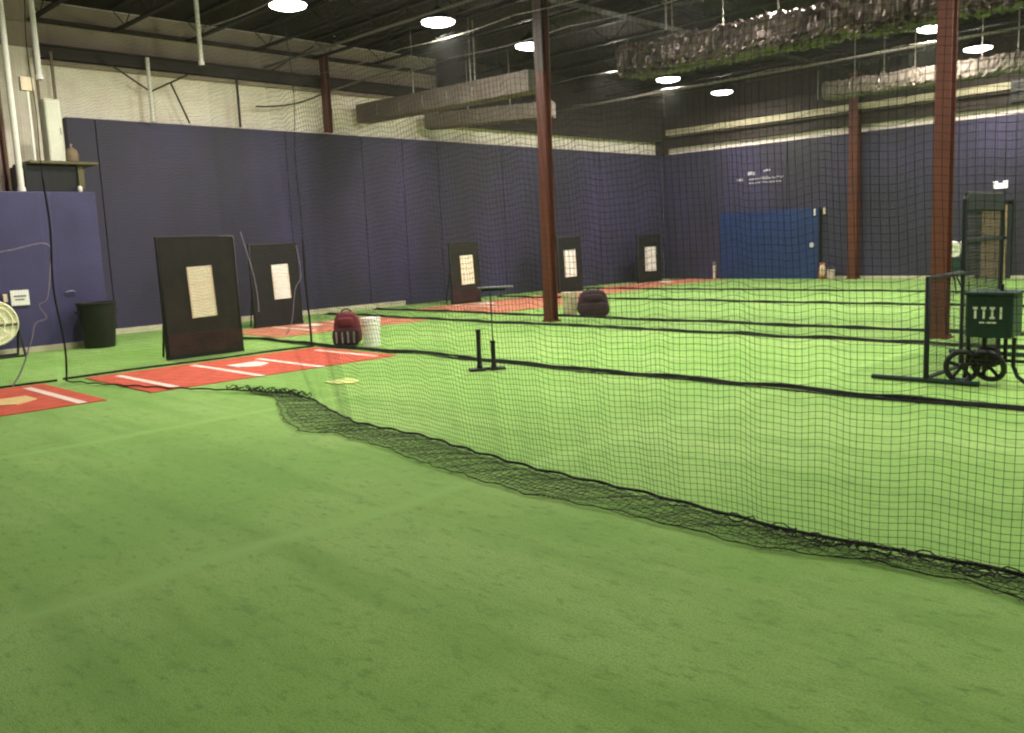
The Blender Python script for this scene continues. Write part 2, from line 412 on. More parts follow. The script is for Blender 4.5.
# apron of loose net lying on the turf, three rumpled layers
sheets = []
for lay in range(2):
    sd = 20+lay
    amp = lambda x: np.where(x > 16.6, .040, .022)
    n1 = smooth_rand(1200, sd, 160); n2 = smooth_rand(1200, sd+50, 300)
    gx = np.linspace(9.9, 21.5, 1200)
    def apron(s, q, lay=lay, n1=n1, n2=n2):
        yu = np.interp(s, bx, by); yf = np.interp(s, fx, fy)+.035*np.interp(s, gx, n1)*(.4 if lay else .3)
        sh = .5 + .5*q if lay == 2 else q
        y = yu+(yf-yu)*(q*(1-.12*lay)+.03*np.interp(s+.3*q, gx, n2))
        z = .010+.012*lay+amp(s)*np.abs(np.interp(s+.35*q, gx, n1)*.6+.5*np.sin(s*19+q*5+lay))*(.35+.65*np.sin(PI*np.clip(q, 0, 1)))
        return s+.02*np.sin(q*9+s*7+lay), y, z
    Sx = np.arange(9.95, 21.5, .045); Q = np.linspace(0, 1, 9)
    a, b = np.meshgrid(Sx, Q, indexing='ij'); sheets.append((np.stack(apron(a, b), -1), tri(.0017, (1, 0, 0))))
    Q2 = np.linspace(0, 1, 8); Sf = np.arange(9.95, 21.5, .04)
    b, a = np.meshgrid(Q2, Sf, indexing='ij'); sheets.append((np.stack(apron(a, b), -1), tri(.0017, (0, 1, 0))))
cord_mesh('loose_apron', sheets, M['cord'], t)
X = np.linspace(9.9, 21.5, 300)
MB().tube([(x, float(np.interp(x, fx, fy))+.014*math.sin(x*13)+.01*math.sin(x*31), .014+.006*abs(math.sin(x*8))) for x in X], .0035, 5).build('hem_rope', M['rope'], t)
p = MB()
for k in range(26):
    x0 = 16.7+k*.2+random.uniform(-.08, .08); yy = float(np.interp(x0, bx, by))-random.uniform(.0, .12)
    p = MB(); p.tube([(x0+.09*math.cos(a), yy+.05*math.sin(a), .02+.022*math.sin(a*2+k)**2) for a in np.linspace(0, 2*PI, 16)], .004, 4).build('bunched_cord', M['rope'], t)
for k in range(10):
    x0 = 9.7+k*.13; yy = float(np.interp(x0, bx, by))-.02
    p = MB(); p.tube([(x0+.14*math.cos(a), yy+.06*math.sin(a), .03+.05*math.sin(a*2+k)**2) for a in np.linspace(0, 2*PI, 12)], .006, 4).build('bunched_cord', M['rope'], t)

# divider nets parallel to it
def divider(y, x0, x1, label, seed, ZT=5.72, r=.00065, rr=.017):
    a1 = smooth_rand(200, seed, 26); gx = np.linspace(x0, x1, 200)
    def fn(s, t_):
        return s, y+.05*np.interp(s, gx, a1)*np.clip(1-t_/ZT, .2, 1)+.02*np.sin(s*6.1+seed), np.maximum(t_+.03*np.sin(s*3.1+seed)*np.clip(t_, 0, 1), .01)
    t = thing('cage_net', (0, 0, 0), label, 'net', group='black cage nets')
    cord_mesh('netting', sheet_net(fn, x0, x1, .02, ZT, .25, .6, r, (0, 1, 0)), M['cord'], t)
    X = np.linspace(x0, x1, 160)
    yb = lambda x: y+.05*float(np.interp(x, gx, a1))
    MB().tube([(x, yb(x), .028+.008*math.sin(x*5+seed)) for x in X], [rr*(1+.35*math.sin(x*7.3+seed)*math.sin(x*2.1)) for x in X], 7).build('bottom_rope', M['rope'], t)
    p = MB()
    p.tube([(x, yb(x)-.05-.02*math.sin(x*3.3), .02) for x in X], .009, 5); p.tube([(x, yb(x)-.10-.03*math.sin(x*2.1+1), .014) for x in X], .007, 5)
    p.build('trailing_hem', M['rope'], t)
    MB().tube([(x, y, ZT+.01-.06*math.sin(PI*((x-x0) % 3.4)/3.4)) for x in X], .010, 5).build('top_cable', M['cable'], t)
    return t
divider(8.16, 3.2, 19.5, 'black cage net hanging between the batting tee and the white ball bucket', 3, rr=.02)
divider(12.24, .5, 19.5, 'black cage net running just in front of the lone red column', 4)
divider(13.73, .5, 19.5, 'black cage net running just behind the lone red column', 5)
divider(18.1, .5, 19.5, 'black cage net between the dark-maroon bag and the blue pad, first beyond the bag', 6)
divider(21.72, .5, 19.5, 'black cage net closest to the blue pad on the far wall', 8)
# nets behind the home plates
def back_net(x, y0, y1, label, seed):
    t = thing('back_net', (0, 0, 0), label, 'net', group='black back nets')
    def fn(s, t_): return x+.03*np.sin(s*3+seed)*np.clip(1-t_/3, .2, 1), s, np.maximum(t_, .01)
    cord_mesh('netting', sheet_net(fn, y0, y1, .02, ZT, .2, .6, .0006, (1, 0, 0)), M['cord'], t)
    Y = np.linspace(y0, y1, 70)
    MB().tube([(x+.03*math.sin(q*3+seed), q, .022) for q in Y], .015, 6).build('bottom_rope', M['rope'], t)
    MB().tube([(x, q, ZT) for q in Y], .008, 5).build('top_cable', M['cable'], t)
    return t
back_net(6.6, -4, 3.92, 'black back net behind the red mat with the tan home plate', 1)
t = back_net(6.5, 4.02, 7.95, 'black back net in front of the big worn backstop', 2)
MB().tube([(6.42+.03*math.sin(z*2), 7.95+.02*math.cos(z*3), z) for z in ZZ], [.018 if z < 1.7 else .006 for z in ZZ], 6).build('edge_rope', M['rope'], t)

def hanging_rope(pts, label, r=.010):
    P = [Vector(q) for q in pts]; out = []
    for i in range(len(P)-1):
        p0 = P[max(i-1, 0)]; p1 = P[i]; p2 = P[i+1]; p3 = P[min(i+2, len(P)-1)]
        for k in range(5):
            u = k/5
            out.append(.5*((2*p1)+(p2-p0)*u+(2*p0-5*p1+4*p2-p3)*u*u+(3*p1-p0-3*p2+p3)*u**3))
    out.append(P[-1])
    o = MB().tube(out, r, 6).build('tie_rope', M['greyrope'], smooth=True)
    tag(o, label, 'rope', 'pale tie ropes hanging on the nets')
hanging_rope([(6.62, 2.6, 1.66), (6.62, 3.44, 1.74), (6.62, 3.98, 1.82), (6.62, 3.98, 1.48), (6.64, 3.9, 1.12), (6.62, 3.80, 1.03), (6.66, 3.86, .86), (6.62, 3.73, .80), (6.62, 3.66, .59), (6.62, 3.5, .21), (6.64, 3.37, .025)], 'pale violet rope drooping from a hook in front of the low purple wall')
hanging_rope([(6.52, 6.8, 1.92), (6.53, 6.84, 1.74), (6.52, 6.89, 1.56), (6.54, 6.95, 1.25), (6.52, 7.0, .93), (6.52, 7.0, .67)], 'pale violet rope dangling beside the worn backstop with cream zone', .008)
hanging_rope([(6.40, 7.83, 1.69), (6.42, 7.87, 1.2), (6.40, 7.75, .96), (6.42, 7.64, .47), (6.40, 7.52, .24)], 'thin pale rope at the net edge before the matte black backstop', .006)

# ------------------------------------------------------------------ batting mats
def batting_mat(x0, x1, y0, y1, label, m='clay', lines=(), along=True, plate=None, pm='plate', psc=1.0):
    t = thing('batting_mat', ((x0+x1)/2, (y0+y1)/2, 0), label, 'mat', group='red batting mats')
    MB().box((0, 0, .006), (x1-x0, y1-y0, .012)).build('mat_surface', M[m], t, bevel=.003, seg=1)
    cx, cy = (x0+x1)/2, (y0+y1)/2
    for (a, b, yy) in lines:
        MB().box(((a+b)/2-cx, yy-cy, .0135), (b-a, .10, .003)).build('box_line', M['line'], t)
    if plate:
        s = .24*psc
        MB().prism([(-s, -s), (.4*s, -s), (s*1.2, 0), (.4*s, s), (-s, s)], .012, z=.012).build('home_plate', M[pm], t, loc=(plate[0]-cx, plate[1]-cy, 0), bevel=.004)
    return t
batting_mat(6.66, 8.85, -.4, 3.72, 'red clay-colored batting mat with a tan home plate and one white line', lines=[(6.9, 8.85, 3.46)], plate=(7.95, 2.95), pm='tplate', psc=1.15)
batting_mat(6.66, 8.80, 4.25, 7.92, 'red clay-colored batting mat with a white home plate before the worn backstop', lines=[(6.9, 8.7, 4.6), (6.85, 8.85, 5.69), (7.1, 8.85, 6.59), (7.0, 8.6, 7.68)], plate=(7.68, 6.15))
batting_mat(2.25, 4.5, 8.5, 12.1, 'faded red batting mat in front of the matte black backstop', m='clay2', lines=[(2.4, 4.0, 9.6), (2.4, 4.0, 10.9)], plate=(2.9, 10.2))
batting_mat(1.6, 4.8, 13.95, 17.95, 'faded red batting mat before the cream-zoned backstop short of the column', m='clay2', lines=[(1.8, 3.4, 15.2)], plate=(2.3, 15.9))
batting_mat(1.55, 3.2, 18.25, 21.6, 'faded red batting mat before the black backstop just past the lone column', m='clay2', plate=(2.0, 20))
batting_mat(.95, 2.8, 21.9, 26.9, 'faded red batting mat before the backstop by the far corner', m='clay2', plate=(1.6, 25))
o = MB().prism([(-.2, -.17), (.08, -.17), (.21, 0), (.08, .17), (-.2, .17)], .014).build('home_plate', M['yplate'], loc=(10.25, 6.0, .001), bevel=.004)
tag(o, 'pale yellow rubber home plate lying loose on the green turf', 'home plate')

# ------------------------------------------------------------------ backstops
def backstop(x, y0, y1, h, zy, zz, label, m, zm, tilt=0, lean=.02, rim=True):
    w = y1-y0
    t = thing('batting_backstop', (x, (y0+y1)/2, 0), label, 'backstop', group='rubber batting backstops')
    R = Matrix.Rotation(-lean/h, 4, 'Y')
    MB().box((0, 0, h/2), (.06, w, h), T=R).build('panel', M[m], t, bevel=.015)
    if m == 'backstop' and rim: MB().box((.034, 0, .22), (.012, w-.08, .34), T=R).build('lower_red_reflection', M['red_reflect'], t, bevel=.004)  # reddish reflection low on the panel, put in as a dark maroon strip
    p = MB()
    p.tube([(.005, -w/2+.03, .03), (.005, -w/2+.03, h-.03), (.005, w/2-.03, h-.03), (.005, w/2-.03, .03)], .034, 8, T=R)
    p.box((.0, 0, .03), (.09, w-.02, .06), T=R)
    p.build('frame', M['black'], t, smooth=True)
    for s in (-1, 1): MB().tube([(-.03, s*(w/2-.1), h*.75), (-.34, s*(w/2-.1), .02)], .018, 6).build('rear_brace', M['blacksteel'], t)
    cy, cz = (zy[0]+zy[1])/2-(y0+y1)/2, (zz[0]+zz[1])/2
    a, b = (zy[1]-zy[0])/2, (zz[1]-zz[0])/2
    T = R @ Matrix.Translation((.037, cy, cz)) @ Matrix.Rotation(tilt, 4, 'X')
    z = MB().box((0, 0, 0), (.012, 2*a, 2*b), T=T).build('strike_zone', M[zm], t, bevel=.004, seg=1)
    if rim:
        p = MB()
        for s in (-1, 1): p.box((.007, s*a*.97, 0), (.004, .02, 2*b), T=T)
        for k in (-.33, .33): p.box((.007, 0, k*b), (.003, 2*a, .006), T=T)
        p.build('zone_border', M['cream'], z)
    return t
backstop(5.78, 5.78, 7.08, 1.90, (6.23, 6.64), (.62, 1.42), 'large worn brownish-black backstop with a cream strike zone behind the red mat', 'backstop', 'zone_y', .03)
backstop(2.1, 9.32, 10.5, 1.78, (9.82, 10.22), (.58, 1.32), 'matte black backstop with a white zone, half hidden behind the worn one', 'backstop2', 'zone_w', .03)
backstop(1.45, 15.45, 16.5, 1.65, (15.81, 16.27), (.50, 1.28), 'brown-edged dark backstop with cream strike zone, short of the lone red column', 'backstop', 'zone_y', .03)
backstop(1.40, 19.75, 20.85, 1.68, (20.04, 20.56), (.46, 1.27), 'black backstop with a white strike zone just past the lone red column', 'backstop2', 'zone_w', .03)
backstop(.80, 24.5, 25.85, 1.65, (24.91, 25.54), (.38, 1.21), 'black backstop with a white strike zone close to the corner and blue pad', 'backstop2', 'zone_w', 0)

# ------------------------------------------------------------------ bins, buckets, bags
t = thing('trash_can', (2.45, 6.02, 0), 'tall black plastic trash can against the low purple wall', 'trash can')
MB().lathe([(.25, 0), (.26, .02), (.33, .80), (.33, .82), (.31, .82), (.30, .79), (.24, .05)], n=28).build('body', M['can'], t, smooth=True)
MB().tube([(.335*math.cos(a), .335*math.sin(a), .81) for a in np.linspace(0, 2*PI, 28, endpoint=False)], .018, 6, closed=True).build('rim', M['can'], t, smooth=True)
p = MB()
for s in (-1, 1): p.box((0, s*.335, .66), (.14, .05, .04))
p.build('handle', M['can'], t, bevel=.01)

def bucket(x, y, label, m, h=.45, r=.155):
    t = thing('ball_bucket', (x, y, 0), label, 'bucket', group='plastic ball buckets')
    MB().lathe([(r*.86, 0), (r*.88, .01), (r, h-.02), (r, h), (r-.012, h), (r*.86, .03)], n=28).build('body', M[m], t, smooth=True)
    p = MB()
    for z in (h-.03, h-.08): p.tube([((r+.004)*math.cos(a), (r+.004)*math.sin(a), z) for a in np.linspace(0, 2*PI, 28, endpoint=False)], .008, 6, closed=True)
    p.build('rim', M[m], t, smooth=True)
    MB().lathe([(r+.006, h), (r+.006, h+.02), (r*.6, h+.026), (.001, h+.026)], n=28, cap=False).build('lid', M[m], t, smooth=True)
    MB().tube([(0, (r+.01)*math.cos(a), h-.06-.16*math.sin(a)) if True else 0 for a in np.linspace(0, PI, 14)], .005, 5).build('bail_handle', M['cable'], t)
    return t
bucket(7.36, 8.52, 'clean white ball bucket beside the maroon bag near the red mat', 'bucket')
bucket(6.86, 14.02, 'cream ball bucket partly hidden by the dark bag and red column', 'cream', .47, .17)

def bat_bag(x, y, w, h, d, label, m1, m2, rz, stripes=True):
    t = thing('bat_bag', (x, y, 0), label, 'bag', rz)
    MB().blob((0, 0, h*.5), (w, d, h), .55, 22, 14, taper=.28, noise=.02).build('body', M[m1], t, smooth=True)
    MB().blob((0, -d*.42, h*.27), (w*.86, d*.42, h*.5), .45, 18, 10).build('front_pocket', M[m2], t, smooth=True)
    MB().blob((0, -d*.30, h*.70), (w*.55, d*.42, h*.30), .6, 16, 10).build('upper_pocket', M[m1], t, smooth=True)
    MB().tube([(w*.16*math.cos(a), 0, h*.97+.06*math.sin(a)) for a in np.linspace(0, PI, 10)], .012, 6).build('grab_handle', M[m2], t)
    p = MB()
    if stripes:
        for k in (-.28, -.09, .09, .28): p.box((w*k, -d*.635, h*.27), (w*.055, .012, h*.34))
        p.build('webbing', M['bagtrim'], t, bevel=.004)
    p = MB()
    for s in (-1, 1): p.tube([(s*w*.26, d*.42, h*.85), (s*w*.33, d*.62, h*.55), (s*w*.30, d*.45, h*.12)], .02, 6)
    p.build('shoulder_strap', M[m2], t)
    return t
bat_bag(6.83, 8.42, .52, .56, .36, 'maroon bat bag with pale vertical webbing beside the white bucket', 'maroon', 'darkbag', PI/4)
bat_bag(7.40, 14.14, .74, .54, .42, 'dark maroon bat bag slumped beside the cream bucket past the column', 'darkbag', 'darkbag', PI/4, False)

# ------------------------------------------------------------------ batting tee
t = thing('batting_tee', (11.1, 7.60, 0), 'black two-post batting tee with a thin rod and grey T-bar', 'batting tee', PI/4)
MB().box((0, 0, .02), (.30, .05, .03)).build('base_bar', M['black'], t, bevel=.008)
for x, nm in ((-.15, 0), (.10, 1)):
    MB().box((x-.0, 0.03*(1 if nm else -1), .015), (.20, .16, .028), rz=.25).build('foot', M['black'], t, bevel=.008)
MB().lathe([(.036, .03), (.036, .06), (.030, .07), (.028, .49), (.034, .49), (.034, .52), (.02, .52)], (-.12, 0, 0), 16).build('short_post', M['black'], t, smooth=True)
MB().lathe([(.036, .03), (.036, .06), (.030, .07), (.028, .34), (.034, .34), (.034, .37), (.01, .37)], (.06, 0, 0), 16).build('stub_post', M['black'], t, smooth=True)
MB().cyl((.06, 0, .36), (.06, 0, 1.0), .0075, 8).build('thin_rod', M['blacksteel'], t)
a = MB().box((.12, 0, 1.04), (.45, .10, .022)).build('t_bar', M['greyt'], t, bevel=.008)
MB().box((.10, 0, 1.012), (.30, .07, .035)).build('bar_clamp', M['black'], a, bevel=.008)

# ------------------------------------------------------------------ pitching machine and screens
def spoked_wheel(p_c, r, parent, m, ax_rz, tilt=0, spokes=5, name='wheel', w=.05):
    T = Matrix.Translation(p_c) @ Matrix.Rotation(ax_rz, 4, 'Z') @ Matrix.Rotation(tilt, 4, 'X')
    a = MB().tube([(r*math.cos(q), 0, r*math.sin(q)) for q in np.linspace(0, 2*PI, 32, endpoint=False)], w*.55, 8, closed=True, T=T).build(name, M[m], parent, smooth=True)
    p = MB().tube([(0, -w*.7, 0), (0, w*.7, 0)], r*.22, 14, T=T)
    for k in range(spokes):
        q = 2*PI*k/spokes+.3
        p.tube([(r*.15*math.cos(q), 0, r*.15*math.sin(q)), (r*.97*math.cos(q), 0, r*.97*math.sin(q))], w*.36, 6, T=T)
    p.build('spokes', M[m], a, smooth=True)
    return a
t = thing('pitching_machine', (16.32, 9.48, 0), 'dark green pitching machine with white marks on its box and black spoked wheels', 'pitching machine', .06)
p = MB().box((.06, 0, .685), (.42, .40, .42)); h = p.build('housing', M['green'], t, bevel=.02)
MB().box((.06, 0, .905), (.45, .43, .03)).build('lid', M['green'], h, bevel=.01)
MB().cyl((.12, .02, .92), (.12, .02, .985), .018, 10).build('crank_knob', M['black'], h)
# white lettering-like marks on the box
p = MB()
for k, xx in enumerate((-.06, .015, .09, .165)):
    p.box((xx, -.203, .72), (.020, .004, .115))
    if k < 3: p.box((xx, -.203, .767), (.045, .004, .022))
    if k == 2: p.box((xx, -.203, .672), (.045, .004, .022))
for xx in (.0, .06, .11): p.box((xx, -.203, .625), (.045, .004, .015))
p.build('lettering', M['plate'], h)
for pts in ([(-.13, -.14, .48), (-.13, -.14, .25), (-.16, -.14, .03)], [(-.05, .12, .48), (-.05, .12, .2), (-.05, .16, .03)], [(.16, .05, .48), (.16, .05, .24), (.14, .05, .18)], [(.27, -.12, .48), (.27, -.12, .20), (.31, -.12, .10), (.41, -.12, .02), (.5, -.12, .02)]):
    MB().tube(pts, .020, 8).build('leg', M['blacksteel'], t, smooth=True)
p = MB().tube([(-.14, -.10, .27), (.16, -.10, .25), (.60, -.02, .23)], .018, 8); p.tube([(-.05, .12, .3), (.16, .05, .3)], .016, 8)
p.build('cross_bar', M['blacksteel'], t)
spoked_wheel((-.165, -.20, .185), .145, t, 'blacksteel', .45)
spoked_wheel((.06, -.16, .20), .150, t, 'blacksteel', -.25, .35)
MB().blob((.03, -.05, .27), (.22, .2, .2), .6).build('motor', M['black'], t, smooth=True)

# L-screen beside the machine
t = thing('pitching_screen', (15.85, 9.2, 0), 'dark green L-shaped pitching screen standing behind the green pitching machine', 'protective screen')
H1, H2, W1, W2 = 1.06, 1.90, 1.0, 2.28
frame = MB()
frame.tube([(0, 0, .03), (0, 0, H1), (0, W1, H1)], .028, 8); frame.tube([(0, W1, H1), (0, W1, H2-.06), (0, W1+.07, H2), (0, W2-.07, H2), (0, W2, H2-.06), (0, W2, .03)], .028, 8)
frame.tube([(0, 0, .05), (0, W2, .05)], .024, 8); frame.tube([(0, W1, .05), (0, W1, H1)], .02, 8)
frame.build('frame', M['greenpad'], t, smooth=True)
MB().box((0, (W1+W2)/2, H2-.09), (.05, W2-W1-.04, .20)).build('top_padding', M['greenpad'], t, bevel=.02)
MB().box((0, (W1+W2)/2+.02, H2-.50), (.03, W2-W1-.04, .05)).build('cross_rail', M['greenpad'], t, bevel=.01)
for yy in (0, W2):
    MB().tube([(-.55, yy, .03), (.5, yy, .03)], .026, 8).build('foot', M['green'], t)
def scr(s, z): return 0*s, s, z
cord_mesh('screen_net', sheet_net(scr, W1, W2, .06, H2, .4, .4, .0045, (1, 0, 0))+sheet_net(scr, 0, W1, .06, H1, .4, .4, .0018, (1, 0, 0)), M['cord'], t)

# second machine further down
t = thing('pitching_machine', (11.95, 21.35, 0), 'distant pitching machine with two white wheels, beyond the column by the screen', 'pitching machine', PI/4)
MB().box((.08, 0, .62), (.40, .34, .44)).build('housing', M['green'], t, bevel=.02)
for q in (.3, 2.4, 4.5): MB().tube([(.08+.08*math.cos(q), .08*math.sin(q), .42), (.08+.32*math.cos(q), .32*math.sin(q), .02)], .02, 6).build('leg', M['blacksteel'], t)
spoked_wheel((-.02, -.12, .98), .15, t, 'white', 0, .2, w=.12); spoked_wheel((.24, -.08, 1.04), .11, t, 'white', 1.2, 0, w=.09)

# ------------------------------------------------------------------ far wall furnishings
t = thing('wall_pad', (4.24, YF-.08, 0), 'big royal blue padded panel standing on the turf against the far wall', 'wall pad')
p = MB()
for k in range(3): p.box((-1.2+1.2*k, 0, .56), (1.196, .12, 1.12)); p.box((-1.2+1.2*k, 0, 1.69), (1.196, .12, 1.12))
p.build('panel', M['blue'], t, bevel=.012)
MB().box((1.82, 0, 1.1), (.05, .14, 2.2)).build('edge_strip', M['blacksteel'], t)
MB().box((1.68, -.08, 2.12), (.06, .04, .22)).build('latch', M['white'], t, bevel=.01)
MB().blob((1.58, -.07, 1.08), (.16, .05, .16), .8).build('round_patch', M['lettering'], t)
o = MB().box((0, 0, 0), (.07, .06, .22)).box((0, -.03, .02), (.03, .03, .08)).build('wall_switch', M['cream'], loc=(6.18, YF-.03, 2.15), bevel=.01)
tag(o, 'small cream switch box on the purple wall beside the blue pad top', 'switch box')
t = thing('ball_tube', (2.28, YF-.25, 0), 'slim white upright tube standing on the turf by the blue pad', 'ball tube')
MB().lathe([(.045, 0), (.05, .02), (.05, .52), (.055, .53), (.03, .6)], n=14).build('body', M['white'], t, smooth=True)
MB().lathe([(.057, .5), (.057, .6), (.001, .62)], n=14, cap=False).build('cap', M['greyt'], t, smooth=True)
t = thing('equipment_bag', (6.25, YF-.3, 0), 'small orange and cream bag slumped between blue pad and far column', 'bag')
MB().blob((0, 0, .24), (.26, .24, .5), .7, taper=.35, noise=.05).build('body', M['orange'], t, smooth=True)
MB().blob((.05, -.09, .28), (.16, .12, .36), .7).build('front_pocket', M['cream'], t, smooth=True)
MB().tube([(.08*math.cos(a), 0, .47+.06*math.sin(a)) for a in np.linspace(0, PI, 8)], .01, 5).build('grab_handle', M['cream'], t)
t = thing('ball_bucket', (6.56, YF-.35, 0), 'small pale bucket on the turf next to the orange bag', 'bucket', group='plastic ball buckets')
MB().lathe([(.10, 0), (.13, .28), (.13, .3), (.11, .3)], n=18).build('body', M['pink'], t, smooth=True)
MB().tube([(.13*math.cos(a), 0, .29+.1*math.sin(a)) for a in np.linspace(0, PI, 10)], .006, 5).build('bail_handle', M['cable'], t)
# faded lettering on the far wall, unreadable in the photo
p = MB(); rr = random.Random(3)
for (xa, xb, z, hh) in ((3.05, 3.25, 3.34, .10), (3.45, 3.72, 3.52, .13), (4.05, 4.25, 3.58, .08), (3.5, 4.75, 3.33, .05), (3.95, 4.2, 3.34, .12), (3.5, 4.6, 3.20, .03)):
    x = xa
    while x < xb:
        w = rr.uniform(.03, .09); p.box((x+w/2, 0, z+rr.uniform(-.01, .01)), (w, .006, hh*rr.uniform(.6, 1))); x += w+rr.uniform(.015, .04)
o = p.build('wall_lettering', M['lettering'], loc=(0, YF-.008, 0))
tag(o, 'faded pale lettering high on the far purple wall above the blue pad', 'lettering')
t = thing('wall_vent', (11.75, YF-.06, 5.08), 'dark louvered vent box high on the far wall above the doorway', 'vent')
MB().box((0, .04, 0), (.62, .16, .66)).build('housing', M['blacksteel'], t, bevel=.01)
p = MB()
for k in range(6): p.box((0, -.05, -.25+.1*k), (.54, .03, .035), R=Matrix.Rotation(.5, 3, 'X'))
p.build('louver', M['pipegrey'], t)
# doorway with emergency light
d = struct(MB().box((11.14, YF-.03, 1.02), (.66, .05, 2.04)).build('door_1', M['tan'], bevel=.006))
p = MB()
for s in (-.39, .39): p.box((11.14+s, YF-.04, 1.06), (.12, .10, 2.12))
p.box((11.14, YF-.04, 2.1), (.90, .10, .12)); p.build('door_frame', M['greenpad'], d)
MB().box((11.14, YF-.06, 1.12), (.64, .03, .06)).build('push_bar', M['blacksteel'], d, bevel=.008)
t = thing('emergency_light', (11.27, YF-.05, 2.55), 'white two-headed emergency light glowing above the tan far door', 'emergency light')
MB().box((0, 0, 0), (.34, .10, .14)).build('case', M['elamp'], t, bevel=.02)
for s in (-1, 1): MB().lathe([(.03, 0), (.06, .05), (.06, .07), (.001, .07)], n=14, cap=False, T=Matrix.Translation((s*.13, -.03, .06))).build('lamp_head', M['elamp'], t, smooth=True)

# ------------------------------------------------------------------ ducts, pipes and hangers under the roof
def foil_duct(a, b, rw, rh, label, m, crinkle=.03, n=26, seg=90, name='air_duct', sag=.04, e=.55, rods=6):
    A = Vector(a); B = Vector(b); d = (B-A); L = d.length; d.normalize(); side = d.cross(Vector((0, 0, 1))).normalized(); up = Vector((0, 0, 1))
    g = np.random.default_rng(int(L*10)); Z = g.normal(size=(seg+1, n))*crinkle
    vs = []; fs = []
    for i in range(seg+1):
        c = A.lerp(B, i/seg)+up*(-sag*abs(math.sin(PI*i/seg*5)))
        for k in range(n):
            q = 2*PI*k/n
            cx = math.copysign(abs(math.cos(q))**e, math.cos(q)); cz = math.copysign(abs(math.sin(q))**e, math.sin(q))
            f_ = 1+Z[i, k]
            vs.append(c+side*cx*rw*f_+up*cz*rh*f_)
    for i in range(seg):
        for k in range(n):
            k2 = (k+1) % n; fs.append((i*n+k, (i+1)*n+k, (i+1)*n+k2, i*n+k2))
    fs.append(tuple(range(n))); fs.append(tuple(seg*n+k for k in range(n-1, -1, -1)))
    t = thing(name, (0, 0, 0), label, 'air duct', group='air ducts under the roof')
    MB().add(vs, fs).build('duct_run', M[m], t)
    for i in range(1, 7):
        p = MB()
        c = A.lerp(B, i/7)
        ring = [c+side*math.cos(q)*(rw+.03)+up*math.sin(q)*(rh+.03) for q in np.linspace(0, 2*PI, 20, endpoint=False)]
        p.tube(ring, .012, 4, closed=True).build('strap', M['cable'], t)
    for i in range(1, rods+1):
        c = A.lerp(B, i/(rods+1))
        MB().cyl((c.x, c.y, c.z+rh-.02), (c.x, c.y, ZR), .014, 6).build('hanger_rod', M['cable'], t)
    return t
foil_duct((.1, 13.95, 4.98), (5.6, 14.55, 5.02), .24, .23, 'grey air duct poking out from above the purple wall toward the column', 'duct', .004, sag=0, e=.12, rods=2)
foil_duct((7.9, 14.8, 5.06), (15.5, 15.05, 5.04), .34, .30, 'long crinkled foil-wrapped duct hung under the roof between the two columns', 'foil', .085, seg=150, n=34)
foil_duct((.1, 16.1, 4.92), (3.2, 17.8, 4.98), .25, .20, 'second grey air duct beside the first above the purple wall', 'duct', .004, sag=0, e=.12, rods=2)
foil_duct((8.3, 22.8, 5.14), (13.6, 22.6, 5.10), .26, .22, 'dark grey air duct over the far cages beside the column', 'duct', .06)

def straight_pipe(pts, r, label, m, name='pipe', group=None):
    o = MB().tube(pts, r, 8).build(name, M[m]); tag(o, label, 'pipe', group); return o
straight_pipe([(.1, 19.8, 5.3), (18, 19.8, 5.3)], .03, 'pale sprinkler pipe running across the hall under the far joists', 'pipegrey', 'sprinkler_pipe')
straight_pipe([(.1, 11.2, 5.85), (18, 11.2, 5.85)], .03, 'pale sprinkler pipe running across the hall over the maroon bag', 'pipegrey', 'sprinkler_pipe')
straight_pipe([(.2, 12.9, 5.45), (3.2, 13.55, 5.8)], .025, 'thin pale pipe slanting up from the short red column', 'cable', 'slanting_pipe')
straight_pipe([(6.5, 16.5, 5.75), (11.5, 20.5, 5.75)], .02, 'thin pale cable crossing beneath the roof beyond the foil duct', 'cable', 'roof_cable')
for i, (x, y, z0) in enumerate([(9.11, 14.45, 5.42), (3.63, 14.62, 5.3), (6.55, 25.9, 5.4)]):
    o = MB().cyl((0, 0, 0), (0, 0, ZR-z0), .018, 6).build('hanger_rod', M['cable'], loc=(x, y, z0))
    tag(o, ['pale steel hanger rod dropping to the start of the foil duct', 'pale steel hanger rod above the grey duct end', 'pale steel hanger rod near the far corner lights'][i], 'hanger rod')

# white drop pipes by the left wall
def drop_pipe(x, y, z0, z1, r, label, m='white'):
    t = thing('drop_pipe', (x, y, 0), label, 'pipe', group='white drop pipes')
    MB().cyl((0, 0, z0), (0, 0, z1), r, 12).build('pipe_run', M[m], t, smooth=True)
    MB().cyl((0, 0, z0), (0, 0, z0+.08), r*1.3, 12).build('coupling', M[m], t, smooth=True)
drop_pipe(1.8, 5.2, 2.83, ZR, .055, 'thick white pipe standing on the low wall up to the roof')
drop_pipe(1.7, 5.74, 4.82, ZR, .05, 'white pipe dropping from the roof above the white cabinet')
drop_pipe(1.6, 8.90, 5.42, ZR, .045, 'short white pipe hanging free from the roof over the purple wall')
drop_pipe(.2, 8.4, 4.45, 5.75, .04, 'white vertical pipe on the insulation above the purple wall')
p = MB().tube([(.15, 10.45, 4.45), (.15, 10.45, 5.6)], .03, 6)
tag(p.build('wall_post', M['girt']), 'thin brown post on the white insulation above the purple wall', 'post')
